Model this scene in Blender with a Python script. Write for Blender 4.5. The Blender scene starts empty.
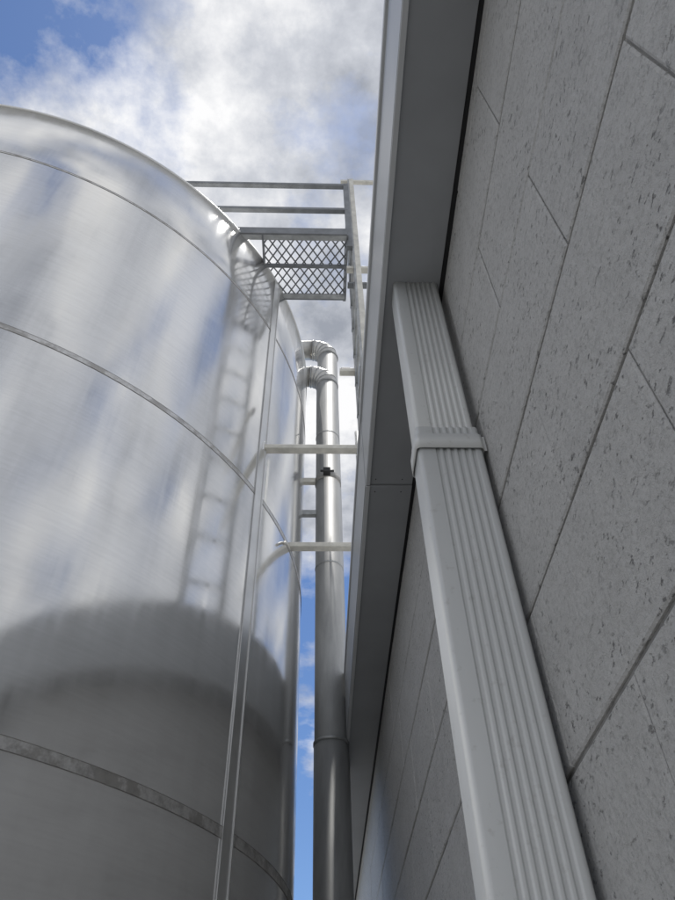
import bpy, bmesh, math, random
from mathutils import Vector, Matrix
random.seed(4)
CZ=1.55
# ---------------------------------------------------------------- helpers
def newmat(name):
    m=bpy.data.materials.new(name); m.use_nodes=True
    nt=m.node_tree; b=nt.nodes['Principled BSDF']
    return m,nt,b
def N(nt,t,**kw):
    n=nt.nodes.new(t)
    for k,v in kw.items(): setattr(n,k,v)
    return n
def noise(nt,scale,detail=4,rough=.5,mapscale=None,loc=(0,0,0),coord='Object'):
    tc=N(nt,'ShaderNodeTexCoord'); mp=N(nt,'ShaderNodeMapping')
    mp.inputs['Scale'].default_value=mapscale or (1,1,1); mp.inputs['Location'].default_value=loc
    nt.links.new(tc.outputs[coord],mp.inputs[0])
    n=N(nt,'ShaderNodeTexNoise'); n.inputs['Scale'].default_value=scale
    n.inputs['Detail'].default_value=detail; n.inputs['Roughness'].default_value=rough
    nt.links.new(mp.outputs[0],n.inputs['Vector']); return n.outputs['Fac']
def ramp(nt,fac,stops):
    r=N(nt,'ShaderNodeValToRGB'); e=r.color_ramp.elements
    while len(e)<len(stops): e.new(.5)
    for i,(p,c) in enumerate(stops):
        e[i].position=p; e[i].color=(c[0],c[1],c[2],1) if hasattr(c,'__len__') else (c,c,c,1)
    nt.links.new(fac,r.inputs[0]); return r.outputs[0]
def mixc(nt,f,a,b,mode='MIX'):
    m=N(nt,'ShaderNodeMix',data_type='RGBA',blend_type=mode)
    def s(i,v):
        if isinstance(v,(int,float)): m.inputs[i].default_value=v
        elif isinstance(v,(tuple,list)): m.inputs[i].default_value=(v[0],v[1],v[2],1)
        else: nt.links.new(v,m.inputs[i])
    s(0,f); s(6,a); s(7,b); return m.outputs[2]
def bump(nt,b,h,st,dist=.01,prev=None):
    n=N(nt,'ShaderNodeBump'); n.inputs['Strength'].default_value=st; n.inputs['Distance'].default_value=dist
    nt.links.new(h,n.inputs['Height'])
    if prev is not None: nt.links.new(prev,n.inputs['Normal'])
    if b is not None: nt.links.new(n.outputs[0],b.inputs['Normal'])
    return n.outputs[0]
def simple(name,col,rough,metal=0,var=.15,nscale=8,bst=.1):
    m,nt,b=newmat(name)
    f=noise(nt,nscale,4,.6)
    lo=tuple(c*(1-var) for c in col); hi=tuple(min(1,c*(1+var)) for c in col)
    nt.links.new(ramp(nt,f,[(.3,lo),(.7,hi)]),b.inputs['Base Color'])
    b.inputs['Roughness'].default_value=rough; b.inputs['Metallic'].default_value=metal
    if bst: bump(nt,b,noise(nt,nscale*12,2),bst,.002)
    return m
def obj(name,bm,mat,parent=None,smooth=False,bevel=0):
    me=bpy.data.meshes.new(name); bm.normal_update(); bm.to_mesh(me); bm.free()
    o=bpy.data.objects.new(name,me); bpy.context.collection.objects.link(o)
    if mat: me.materials.append(mat)
    if smooth:
        for p in me.polygons: p.use_smooth=True
    if bevel:
        md=o.modifiers.new('bev','BEVEL'); md.width=bevel; md.segments=2; md.limit_method='ANGLE'
    if parent: o.parent=parent
    return o
def empty(name):
    o=bpy.data.objects.new(name,None); bpy.context.collection.objects.link(o); return o
def abox(bm,x0,x1,y0,y1,z0,z1):
    z0+=CZ; z1+=CZ
    v=[bm.verts.new(p) for p in ((x0,y0,z0),(x1,y0,z0),(x1,y1,z0),(x0,y1,z0),(x0,y0,z1),(x1,y0,z1),(x1,y1,z1),(x0,y1,z1))]
    for f in ((0,3,2,1),(4,5,6,7),(0,1,5,4),(1,2,6,5),(2,3,7,6),(3,0,4,7)): bm.faces.new([v[i] for i in f])
def box(name,b,mat,parent=None,bevel=0):
    bm=bmesh.new(); abox(bm,*b); return obj(name,bm,mat,parent,False,bevel)
def tube(bm,pts,r,seg=24,cap=True,radii=None):
    pts=[Vector(p)+Vector((0,0,CZ)) for p in pts]; rings=[]
    d0=(pts[1]-pts[0]).normalized()
    a=d0.cross(Vector((0,1,0)));
    if a.length<.1: a=d0.cross(Vector((1,0,0)))
    a.normalize()
    for i,p in enumerate(pts):
        d=((pts[i+1]-p).normalized() if i<len(pts)-1 else Vector()) + ((p-pts[i-1]).normalized() if i>0 else Vector())
        d.normalize(); a=(a-d*a.dot(d)).normalized(); b=d.cross(a)
        rr=radii[i] if radii else r
        rings.append([bm.verts.new(p+(a*math.cos(t)+b*math.sin(t))*rr) for t in [2*math.pi*k/seg for k in range(seg)]])
    for i in range(len(rings)-1):
        for k in range(seg):
            bm.faces.new((rings[i][k],rings[i][(k+1)%seg],rings[i+1][(k+1)%seg],rings[i+1][k]))
    if cap:
        bm.faces.new(rings[0][::-1]); bm.faces.new(rings[-1])
def rod(name,p,q,r,mat,parent,seg=14):
    bm=bmesh.new(); tube(bm,[p,q],r,seg); o=obj(name,bm,mat,parent)
    for f in o.data.polygons: f.use_smooth=len(f.vertices)==4
    return o

# ---------------------------------------------------------------- materials
m_steel,nt,b=newmat('brushed_stainless')
streak=noise(nt,1.0,6,.65,(14,14,.3))
cloudy=noise(nt,1.7,7,.68)
scr=noise(nt,1.0,3,.6,(6,6,90),loc=(2,5,1))
c=ramp(nt,streak,[(.28,(.70,.695,.68)),(.72,(.82,.815,.805))])
c=mixc(nt,.5,c,ramp(nt,cloudy,[(.32,(.69,.685,.67)),(.68,(.84,.84,.83))]))
c=mixc(nt,.25,c,ramp(nt,scr,[(.35,.82),(.6,1.0)]),'MULTIPLY')
nt.links.new(c,b.inputs['Base Color'])
b.inputs['Metallic'].default_value=.74
mr=N(nt,'ShaderNodeMapRange'); mr.inputs[1].default_value=.35; mr.inputs[2].default_value=.65
mr.inputs[3].default_value=.06; mr.inputs[4].default_value=.22
nt.links.new(mixc(nt,.5,streak,cloudy),mr.inputs[0]); nt.links.new(mr.outputs[0],b.inputs['Roughness'])
p1=bump(nt,None,noise(nt,1.1,3,.45,(1,1,.6)),.32,.03)
p2=bump(nt,None,noise(nt,1.0,2,.6,(260,260,2.0)),.05,.001,p1)
nt.links.new(p2,b.inputs['Normal'])
m_weld,nt,b=newmat('weld_band_steel')
f1=noise(nt,26,5,.72); f2=noise(nt,9,4,.65,loc=(3,1,2))
c=ramp(nt,f1,[(.35,(.42,.41,.395)),(.5,(.58,.57,.55)),(.66,(.70,.69,.67))])
c=mixc(nt,ramp(nt,f2,[(.51,0),(.58,.7)]),c,(.34,.325,.30))
nt.links.new(c,b.inputs['Base Color']); b.inputs['Metallic'].default_value=.6; b.inputs['Roughness'].default_value=.40
bump(nt,b,f1,.2,.002)
m_weldline=simple('weld_edge',(.26,.25,.235),.5,.6,.4,25)
m_strip=simple('strip_steel',(.68,.68,.665),.3,.75,.1,4,.05)
m_galv=simple('galvanised_steel',(.42,.43,.43),.45,.6,.25,14,.15)
m_rail=simple('railing_steel',(.22,.23,.24),.5,.5,.2,12,.1)
m_bar=simple('pale_flat_bar',(.70,.68,.61),.45,.1,.18,16,.1)
m_pipe,nt,b=newmat('weathered_pipe')
f=noise(nt,3,5,.65,(4,4,.8))
nt.links.new(ramp(nt,f,[(.3,(.27,.275,.275)),(.7,(.42,.425,.42))]),b.inputs['Base Color'])
b.inputs['Metallic'].default_value=.15; b.inputs['Roughness'].default_value=.5
bump(nt,b,noise(nt,90,2),.12,.002)
m_elbow=simple('elbow_steel',(.54,.53,.50),.38,.7,.2,10,.1)
m_dark=simple('dark_fastener',(.05,.05,.05),.5,.4,.2,20,.1)
m_band=simple('pipe_clamp_strap',(.38,.37,.35),.5,.5,.3,30,.1)
m_block,nt,b=newmat('painted_concrete_block')
big=noise(nt,1.6,4,.6); mid=noise(nt,14,4,.6,loc=(5,2,1)); grain=noise(nt,150,4,.7,loc=(2,2,6))
c=ramp(nt,big,[(.3,(.54,.536,.528)),(.7,(.61,.606,.597))])
c=mixc(nt,.35,c,ramp(nt,mid,[(.35,(.49,.486,.478)),(.65,(.63,.626,.617))]))
c=mixc(nt,.8,c,ramp(nt,grain,[(.32,.68),(.50,.97),(.7,1.0)]),'MULTIPLY')
pit=noise(nt,120,3,.6,(1,.6,1),loc=(7,3,9)); pm=ramp(nt,pit,[(.60,0),(.68,1)])
pz=ramp(nt,noise(nt,7,4,.65,loc=(1,8,4)),[(.38,.2),(.60,1)])
pmask=mixc(nt,1,pm,pz,'MULTIPLY')
c=mixc(nt,pmask,c,(.18,.178,.175))
nt.links.new(c,b.inputs['Base Color']); b.inputs['Roughness'].default_value=.45
b.inputs['Specular IOR Level'].default_value=.4
q=bump(nt,None,noise(nt,55,6,.75),1.0,.008)
inv=N(nt,'ShaderNodeInvert'); nt.links.new(pmask,inv.inputs[1])
q=bump(nt,b,inv.outputs[0],.6,.003,q)
m_mortar=simple('painted_mortar',(.25,.248,.243),.7,0,.25,30,.5)
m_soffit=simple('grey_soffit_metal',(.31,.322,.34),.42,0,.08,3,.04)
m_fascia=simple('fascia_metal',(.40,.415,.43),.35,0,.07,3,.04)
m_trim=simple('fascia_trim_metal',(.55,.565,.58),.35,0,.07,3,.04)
m_gap=simple('dark_gap',(.03,.03,.033),.7,0,.1,5,.1)
m_spout,nt,b=newmat('painted_downspout_aluminium')
f=noise(nt,2.5,4,.6,(3,3,.6)); g=noise(nt,60,3,.6)
c=ramp(nt,f,[(.3,(.63,.64,.63)),(.7,(.71,.72,.71))])
c=mixc(nt,ramp(nt,g,[(.62,0),(.75,.35)]),c,(.42,.41,.38))
nt.links.new(c,b.inputs['Base Color']); b.inputs['Roughness'].default_value=.30
bump(nt,b,noise(nt,35,2),.05,.002)
m_roof=simple('roof_membrane',(.4,.4,.4),.8,0,.1,3,.2)
m_ground=simple('concrete_yard',(.31,.305,.29),.9,0,.25,3,.4)
m_conc=simple('concrete_pad',(.36,.35,.33),.8,0,.15,3,.3)

# ---------------------------------------------------------------- camera
Xa=Vector((0.9995,-0.00642,-0.03096)); Za=Vector((-0.01853,0.6745,-0.7380)).normalized()
Ya=Za.cross(Xa).normalized(); Xa=Ya.cross(Za).normalized()
R=Matrix((Xa,Ya,Za))
cam=bpy.data.cameras.new('camera'); co=bpy.data.objects.new('camera',cam)
bpy.context.collection.objects.link(co); bpy.context.scene.camera=co
co.matrix_world=Matrix.Translation((0,0,CZ))@R.to_4x4()
cam.sensor_fit='VERTICAL'; cam.sensor_height=24; cam.lens=24*697/900
cam.clip_start=.02; cam.clip_end=3000

# ---------------------------------------------------------------- ground
bm=bmesh.new(); s=1200
bm.faces.new([bm.verts.new(p) for p in ((-s,-s,0),(s,-s,0),(s,s,0),(-s,s,0))]); obj('ground',bm,m_ground)

# ---------------------------------------------------------------- building
w=.33; h=4.93*w; fx=.508*w; ftop=1.978
Y0,Y1=-7.0,13.0
bld=empty('block_building')
box('mortar_core',(w+.0045,w+.2,Y0,Y1,-CZ,h+.3),m_mortar,bld)
bm=bmesh.new(); row=.727*w; bl=1.454*w; jt=.0065; jv=.0030
def blockface(bm,y0,y1,z0,z1,x):
    x+=random.uniform(-.0008,.0008); e=.0035
    z0+=CZ; z1+=CZ
    o=[(x+.012,y0,z0),(x+.012,y1,z0),(x+.012,y1,z1),(x+.012,y0,z1)]
    m_=[(x+.002,y0,z0),(x+.002,y1,z0),(x+.002,y1,z1),(x+.002,y0,z1)]
    i_=[(x,y0+e,z0+e),(x,y1-e,z0+e),(x,y1-e,z1-e),(x,y0+e,z1-e)]
    o=[bm.verts.new(p) for p in o]; m_=[bm.verts.new(p) for p in m_]; i_=[bm.verts.new(p) for p in i_]
    for a,c in ((o,m_),(m_,i_)):
        for t in range(4): bm.faces.new((a[t],c[t],c[(t+1)%4],a[(t+1)%4]))
    bm.faces.new(i_[::-1])
for k in range(-9,6):
    z0=1.140*w+k*row; z1=z0+row
    if z1>h: z1=h
    if z1<-CZ+.02 or z0>=h: continue
    z0=max(z0,-CZ)
    off=1.25*w+(0 if k%2==0 else bl/2)
    n=int((Y0-off)/bl)-1
    y=off+n*bl
    while y<Y1:
        a=max(y,Y0); c=min(y+bl,Y1)
        if c-a>.05: blockface(bm,a+jv/2,c-jv/2,z0+jt/2,z1-jt/2,w)
        y+=bl
bmesh.ops.recalc_face_normals(bm,faces=bm.faces)
wo=obj('block_wall',bm,m_block,bld)
seam=1.008*h
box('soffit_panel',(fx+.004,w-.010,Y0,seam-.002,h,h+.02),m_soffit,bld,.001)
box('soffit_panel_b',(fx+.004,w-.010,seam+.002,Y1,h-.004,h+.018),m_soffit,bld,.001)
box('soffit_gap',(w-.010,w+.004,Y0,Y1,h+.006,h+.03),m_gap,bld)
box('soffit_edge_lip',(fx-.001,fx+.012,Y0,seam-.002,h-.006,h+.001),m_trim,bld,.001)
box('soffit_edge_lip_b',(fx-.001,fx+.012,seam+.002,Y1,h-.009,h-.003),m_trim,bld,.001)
box('fascia_board',(fx-.002,fx+.003,Y0,seam-.0015,h,ftop-.03),m_fascia,bld,.001)
box('fascia_board_b',(fx-.004,fx+.002,seam+.0015,Y1,h-.004,ftop-.03),m_fascia,bld,.001)
box('drip_edge',(fx-.010,fx+.02,Y0,Y1,ftop-.03,ftop),m_trim,bld,.003)
box('roof_deck',(fx+.02,6,Y0,Y1,h+.05,ftop-.004),m_roof,bld)
bm=bmesh.new()
for yy in (seam-.025,seam+.03):
    for xx in (fx+.03,w-.045):
        bmesh.ops.create_uvsphere(bm,u_segments=10,v_segments=6,radius=.0022,matrix=Matrix.Translation((xx,yy,h+CZ-(0.0 if yy<seam else .004))))
obj('soffit_rivets',bm,m_dark,bld,True)

# ---------------------------------------------------------------- downspout
ds=empty('downspout')
xl,xr,yn,yf=.195,.3200,.89,.965
def profile(xl,xr,yn,yf,rib=True,n=6,d=.0024):
    pts=[]; cr=.009
    def arc(cx,cy,a0,a1):
        for i in range(5):
            a=math.radians(a0+(a1-a0)*i/4); pts.append((cx+cr*math.cos(a),cy+cr*math.sin(a)))
    def side(p,q,nx,ny,n):
        if not rib: return
        L=(Vector(q)-Vector(p)); 
        m=14*n
        for i in range(1,m):
            t=i/m; s_=(0.5-0.5*math.cos(2*math.pi*n*t)); s_=max(0,min(1,(s_-.15)*1.5)); s_=s_*s_*(3-2*s_)
            P=Vector(p)+L*t; pts.append((P.x+nx*d*s_,P.y+ny*d*s_))
    arc(xl+cr,yn+cr,180,270)
    side((xl+cr+.022,yn),(xr-cr-.003,yn),0,1,n)
    arc(xr-cr,yn+cr,270,360)
    arc(xr-cr,yf-cr,0,90)
    arc(xl+cr,yf-cr,90,180)
    return pts
def extr(name,pts,zs,mat,parent):
    bm=bmesh.new(); rings=[]
    cx=(xl+xr)/2; cy=(yn+yf)/2
    for z,sc in zs: rings.append([bm.verts.new((cx+(x-cx)*sc,cy+(y-cy)*sc,z+CZ)) for x,y in pts])
    L=len(pts)
    for a,c in zip(rings,rings[1:]):
        for i in range(L): bm.faces.new((a[i],a[(i+1)%L],c[(i+1)%L],c[i]))
    o=obj(name,bm,mat,parent,True); md=o.modifiers.new('s','SOLIDIFY'); md.thickness=.0012
    return o
pr=profile(xl,xr,yn,yf)
extr('spout_lower',pr,[(-CZ+.12,1.0),(1.045,1.0)],m_spout,ds)
extr('spout_upper',[(x-.003,y) for x,y in pr],[(1.0,.94),(1.05,.93),(h+.01,.91)],m_spout,ds)
zs_=1.0
sp=profile(xl-.004,xr+.003,yn-.004,yf+.004,False)
extr('strap',sp,[(zs_-.020,1),(zs_+.020,1)],m_spout,ds)
box('strap_foot',(xr+.0032,w-.0012,yn+.004,yn+.0055,zs_-.020,zs_+.020),m_spout,ds,.0004)
bm=bmesh.new(); abox(bm,xl,xr,yn-.12,yf,-CZ+.02,-CZ+.12); obj('spout_shoe',bm,m_spout,ds,False,.01)

# ---------------------------------------------------------------- tank
H2=2.4; cx,cy=-.897*H2,1.416*H2; RT=.863*H2; HT=1.885*H2
H1=1.607*H2; H3=.3526*H2
tank=empty('stainless_storage_tank')
def lathe(name,prof,mat,parent,seg=256,c=(cx,cy)):
    bm=bmesh.new(); rings=[]
    for r,z in prof:
        rings.append([bm.verts.new((c[0]+r*math.cos(2*math.pi*k/seg),c[1]+r*math.sin(2*math.pi*k/seg),z+CZ)) for k in range(seg)])
    for a,c_ in zip(rings,rings[1:]):
        for k in range(seg): bm.faces.new((a[k],a[(k+1)%seg],c_[(k+1)%seg],c_[k]))
    return obj(name,bm,mat,parent,True)
def build_tank(tank,c):
    lathe('shell',[(RT,-CZ+.15),(RT,-.4),(RT,H3),(RT,H2),(RT,H1),(RT,HT-.012),(RT-.004,HT-.003),(RT-.012,HT)],m_steel,tank,c=c)
    lathe('roof',[(RT-.012,HT),(RT*.6,HT+.16),(RT*.25,HT+.28),(.01,HT+.32)],m_steel,tank,c=c)
    for i,(z,hw) in enumerate(((H3,.018),(H2,.0145),(H1,.008),(-.75,.022))):
        lathe('weld_band_%d'%i,[(RT+.0012,z-hw),(RT+.0012,z+hw)],m_weld,tank,c=c)
        for s_ in (-1,1):
            lathe('weld_edge_%d_%d'%(i,s_),[(RT-.001,z+s_*hw-.0014),(RT+.0020,z+s_*hw-.0006),(RT+.0020,z+s_*hw+.0006),(RT-.001,z+s_*hw+.0014)],m_weldline,tank,c=c)
    lathe('top_rim',[(RT-.002,HT-.02),(RT+.005,HT-.018),(RT+.005,HT-.002),(RT-.02,HT+.006)],m_strip,tank,c=c)
    lathe('pad',[(RT+.25,-CZ),(RT+.25,-CZ+.15),(.01,-CZ+.15)],m_conc,tank,c=c)
build_tank(tank,(cx,cy))
def polar(a,r): return (cx+r*math.cos(a),cy+r*math.sin(a))
a0=math.atan2(2.505-cy,-.29-cx)
def vstrip(name,aa0,aa1,r0,r1,z0,z1,mat):
    bm=bmesh.new(); n=4; rs=[]
    for r in (r0,r1):
        for z in (z0,z1):
            rs.append([bm.verts.new((*polar(aa0+(aa1-aa0)*i/n,r),z+CZ)) for i in range(n+1)])
    lo0,hi0,lo1,hi1=rs
    for i in range(n):
        bm.faces.new((lo1[i],lo1[i+1],hi1[i+1],hi1[i])); bm.faces.new((lo0[i],lo0[i+1],lo1[i+1],lo1[i])); bm.faces.new((hi0[i],hi0[i+1],hi1[i+1],hi1[i]))
    for j in (0,n): bm.faces.new((lo0[j],lo1[j],hi1[j],hi0[j]))
    bmesh.ops.recalc_face_normals(bm,faces=bm.faces)
    return obj(name,bm,mat,tank)
da=.036/RT
vstrip('jacket_strip',a0-da,a0+da,RT-.001,RT+.003,-CZ+.2,HT-.03,m_strip)
vstrip('jacket_strip_lip',a0-da,a0-da+.007/RT,RT,RT+.007,-CZ+.2,HT-.03,m_strip)
vstrip('jacket_strip_lip_b',a0+da-.007/RT,a0+da,RT,RT+.007,-CZ+.2,HT-.03,m_strip)

# ---------------------------------------------------------------- pipes
pp=empty('vertical_pipe')
def elbowpts(x,y,zt,br,n=8):
    out=[]
    for i in range(n+1):
        a=math.radians(90*i/n); out.append((x-br+br*math.cos(a),y,zt-br+br*math.sin(a)))
    return out
def pipe(x,y,r,zt,zb,parent,xend,tag=''):
    br=.135
    e=elbowpts(x,y,zt,br)
    bm=bmesh.new(); tube(bm,[(x,y,zb),(x,y,zt-br)],r,40); obj('pipe_run'+tag,bm,m_pipe,parent,True)
    bm=bmesh.new()
    tube(bm,e,r*1.05,32); o=obj('elbow'+tag,bm,m_elbow,parent,True)
    for i in (0,2,4,6,8):
        p=Vector(e[i]); a=math.radians(90*i/8); t=Vector((-math.sin(a),0,math.cos(a)))*.004
        bm=bmesh.new(); tube(bm,[p-t,p+t],r*1.10,32); obj('elbow_seam%s_%d'%(tag,i),bm,m_galv,parent,True)
    bm=bmesh.new(); tube(bm,[e[-1],(xend,y,zt)],r,32); obj('pipe_top'+tag,bm,m_elbow,parent,True)
    bm=bmesh.new(); tube(bm,[(xend,y,zt+r*.9),(xend,y,HT+.02)],r,32); obj('pipe_drop'+tag,bm,m_elbow,parent,True)
px,py_,prad=.087,3.5,.086
pipe(px,py_,prad,4.74,-CZ,pp,-.55)
for i,(z,hh,ex) in enumerate(((1.606,.008,.006),(2.72,.005,.0025),(3.95,.005,.0025),(.3,.008,.005))):
    bm=bmesh.new(); tube(bm,[(px,py_,z-hh),(px,py_,z+hh)],prad+ex,40); obj('pipe_coupling_%d'%i,bm,m_galv,pp,True)
bm=bmesh.new(); tube(bm,[(px,py_,-CZ+.02),(px,py_,1.6)],prad+.003,40); obj('pipe_lower_sleeve',bm,m_pipe,pp,True)
z=3.487
bm=bmesh.new(); tube(bm,[(px,py_,z-.025),(px,py_,z+.025)],prad+.006,40); obj('pipe_clamp',bm,m_band,pp,True)
box('clamp_bolt_block',(px-.035,px+.015,py_-prad-.05,py_-prad-.004,z-.022,z+.022),m_dark,pp,.004)
rod('clamp_bolt',(px-.055,py_-prad-.032,z),(px+.04,py_-prad-.032,z),.008,m_dark,pp)
box('clamp_arm',(-.20,px-prad-.004,py_-.03,py_+.005,z-.02,z+.02),m_bar,pp,.002)
z=3.18
box('clamp_arm_b',(-.20,px-prad+.004,py_-.03,py_+.005,z-.02,z+.02),m_galv,pp,.002)
pb=empty('vertical_pipe')
pipe(.102,3.78,.092,5.54,-CZ,pb,-.7,tag='_b')

# ---------------------------------------------------------------- platform, rails, ladder
pf=empty('access_platform')
PX0,PX1,PY0,PY1,PZ=-.37,.205,2.12,2.62,HT
box('front_beam',(-.62,PX1,PY0-.006,PY0+.006,PZ-.03,PZ+.06),m_rail,pf,.002)
box('front_beam_flange',(-.62,PX1,PY0+.006,PY0+.045,PZ-.03,PZ-.022),m_galv,pf,.001)
box('rear_beam',(PX0,PX1,PY1-.006,PY1+.006,PZ-.03,PZ+.05),m_rail,pf,.002)
box('rear_flange',(PX0,PX1,PY1-.04,PY1-.006,PZ-.03,PZ-.022),m_galv,pf,.001)
box('side_beam',(PX1-.004,PX1+.008,PY0,PY1,PZ-.032,PZ+.055),m_rail,pf,.002)
box('side_beam_b',(PX0-.008,PX0+.004,PY0,PY1,PZ-.032,PZ+.055),m_rail,pf,.002)
box('cross_beam',(PX0,PX1,2.35,2.37,PZ-.035,PZ-.004),m_rail,pf,.002)
bm=bmesh.new(); sx,sy=.062,.088
def strand(p,q,wd=.0045,z0=PZ,z1=PZ+.006):
    p=Vector(p);q=Vector(q); d=(q-p).normalized(); n_=Vector((-d.y,d.x))*wd
    pts=[p-n_,q-n_,q+n_,p+n_]
    lo=[bm.verts.new((a.x,a.y,z0+CZ)) for a in pts]; hi=[bm.verts.new((a.x,a.y,z1+CZ)) for a in pts]
    bm.faces.new(lo[::-1]); bm.faces.new(hi)
    for i in range(4): bm.faces.new((lo[i],lo[(i+1)%4],hi[(i+1)%4],hi[i]))
def clipstrand(x0,s_):
    k_=s_*sx/sy
    f=lambda y:x0+k_*(y-PY0)
    yl=sorted([(PX0-x0)/k_+PY0,(PX1-x0)/k_+PY0]); ya=max(PY0,yl[0]); yb=min(PY1,yl[1])
    if yb-ya>.01: strand((f(ya),ya),(f(yb),yb),.0045,PZ+(0 if s_>0 else .0035),PZ+(.005 if s_>0 else .0085))
for i in range(-14,24):
    clipstrand(PX0+i*sx,1); clipstrand(PX0+i*sx,-1)
obj('expanded_mesh_deck',bm,m_rail,pf)
rz1,rz2=PZ+.93,PZ+.475
for i,z in enumerate((rz1,rz2)):
    box('guard_rail_%d'%i,(-1.45,PX1+.02,PY0+.032,PY0+.068,z-.018,z+.018),m_rail,pf,.004)
box('post_a',(PX1-.004,PX1+.036,PY0+.034,PY0+.07,PZ-.12,rz1+.03),m_rail,pf,.003)
box('post_b',(-1.46,-1.42,PY0+.034,PY0+.07,PZ+.02,rz1),m_rail,pf,.003)
box('post_bracket',(-.60,-.56,PY0-.016,PY0+.02,PZ-.06,PZ+.06),m_galv,pf,.003)
box('guard_rail_side',(PX1+.005,PX1+.03,PY0+.07,PY1+.3,rz2-.016,rz2+.016),m_rail,pf,.003)
ld=empty('access_ladder')
lx=.245
def rail(y,z0,z1): box('rail_%.2f'%y,(lx-.006,lx+.006,y-.03,y+.03,z0,z1),m_galv,ld,.002)
rail(2.20,ftop,5.62); rail(2.56,ftop,5.4)
box('rail_lx_flange',(lx+.006,lx+.04,2.17,2.176,ftop,5.62),m_bar,ld,.001)
z=ftop+.2
i=0
while z<5.5:
    rod('rung_%d'%i,(lx,2.2,z),(lx,2.56,z),.012,m_galv,ld); z+=.30; i+=1
box('top_hook_bar',(lx-.06,lx+.35,2.19,2.22,5.62,5.65),m_bar,ld,.002)
box('standoff_a',(lx-.05,lx+.5,2.20,2.24,4.18,4.21),m_bar,ld,.002)
box('standoff_a2',(lx-.05,lx+.5,2.20,2.24,3.98,4.00),m_rail,ld,.002)
box('standoff_b',(lx-.1,lx+.5,2.55,2.59,3.52,3.55),m_bar,ld,.002)
box('lamp_bracket',(lx-.09,lx-.03,2.60,2.64,3.60,3.63),m_dark,ld,.006)
rod('post_rear',(lx+.02,2.95,ftop),(lx+.02,2.95,3.4),.016,m_galv,ld)
def angle(name,x0,x1,y,z):
    box(name,(x0,x1,y-.022,y+.022,z-.003,z+.003),m_bar,ld,.001)
    box(name+'_leg',(x0,x1,y-.022,y-.016,z+.003,z+.025),m_bar,ld,.001)
angle('tie_bar_a',-.275,lx+.25,2.535,2.77)
angle('tie_bar_b',-.14,lx+.25,2.93,2.42)
box('tie_plate_a',(-.30,-.275,2.50,2.565,2.74,2.80),m_strip,ld,.002)
bm=bmesh.new()
pts=[]
for i in range(9):
    a=i/8; pts.append((-.14-.02*math.sin(a*1.5),2.93-.17*a,2.41-.10*a*a))
tube(bm,pts,.008,8); obj('tie_brace',bm,m_bar,ld,True)

# ---------------------------------------------------------------- sky + sun
sun_el=math.radians(76); sun_az=math.radians(25)
wd=bpy.data.worlds.new('World'); bpy.context.scene.world=wd; wd.use_nodes=True
nt=wd.node_tree; bg=nt.nodes['Background']; bg.inputs[1].default_value=.15
sky=N(nt,'ShaderNodeTexSky'); sky.sky_type='NISHITA'; sky.sun_disc=False
sky.sun_elevation=sun_el; sky.sun_rotation=sun_az; sky.dust_density=.3; sky.ozone_density=2
tc=N(nt,'ShaderNodeTexCoord'); sep=N(nt,'ShaderNodeSeparateXYZ'); nt.links.new(tc.outputs['Generated'],sep.inputs[0])
def math_(op,a,b=None,clamp=False):
    n=N(nt,'ShaderNodeMath',operation=op); n.use_clamp=clamp
    for i,v in enumerate((a,b)):
        if v is None: continue
        if isinstance(v,(int,float)): n.inputs[i].default_value=v
        else: nt.links.new(v,n.inputs[i])
    return n.outputs[0]
zz=math_('ADD',math_('MAXIMUM',sep.outputs[2],0.0),.12)
pxn=math_('DIVIDE',sep.outputs[0],zz); pyn=math_('DIVIDE',sep.outputs[1],zz)
cmb=N(nt,'ShaderNodeCombineXYZ'); nt.links.new(pxn,cmb.inputs[0]); nt.links.new(pyn,cmb.inputs[1])
def wn(scale,detail,rough,loc,dist=0):
    mp=N(nt,'ShaderNodeMapping'); mp.inputs['Location'].default_value=loc; nt.links.new(cmb.outputs[0],mp.inputs[0])
    n=N(nt,'ShaderNodeTexNoise'); n.inputs['Scale'].default_value=scale; n.inputs['Detail'].default_value=detail
    n.inputs['Roughness'].default_value=rough; n.inputs['Distortion'].default_value=dist
    nt.links.new(mp.outputs[0],n.inputs['Vector']); return n.outputs['Fac']
c1=wn(3.4,9,.60,(3.1,1.7,0),0)
cov=N(nt,'ShaderNodeMapRange'); cov.inputs[1].default_value=.6; cov.inputs[2].default_value=1.35
cov.inputs[3].default_value=.15; cov.inputs[4].default_value=-.02; nt.links.new(pyn,cov.inputs[0])
gx=math_('ADD',pxn,.31); gy=math_('ADD',pyn,-.18)
g2=math_('ADD',math_('MULTIPLY',gx,gx),math_('MULTIPLY',gy,gy))
gap=math_('MULTIPLY',math_('SUBTRACT',1.0,math_('DIVIDE',g2,.05),True),-.17)
dens=ramp(nt,math_('ADD',math_('ADD',c1,cov.outputs[0]),gap),[(.45,0),(.62,1)])
shade=wn(4.2,8,.60,(8.6,4.4,0),0)
ccol=ramp(nt,shade,[(.37,(2.3,2.47,2.85)),(.50,(4.2,4.35,4.7)),(.62,(6.6,6.6,6.65))])
out=mixc(nt,dens,mixc(nt,1,sky.outputs[0],(.60,.70,.84),'MULTIPLY'),ccol)
nt.links.new(out,bg.inputs[0])
S=bpy.data.lights.new('sun','SUN'); S.energy=2.6; S.angle=math.radians(6); S.color=(1,.97,.92)
so=bpy.data.objects.new('sun',S); bpy.context.collection.objects.link(so)
d=Vector((math.sin(sun_az)*math.cos(sun_el),math.cos(sun_az)*math.cos(sun_el),math.sin(sun_el)))
so.rotation_euler=d.to_track_quat('Z','Y').to_euler()
sc=bpy.context.scene; sc.view_settings.view_transform='Standard'; sc.view_settings.look='None'; sc.view_settings.exposure=0
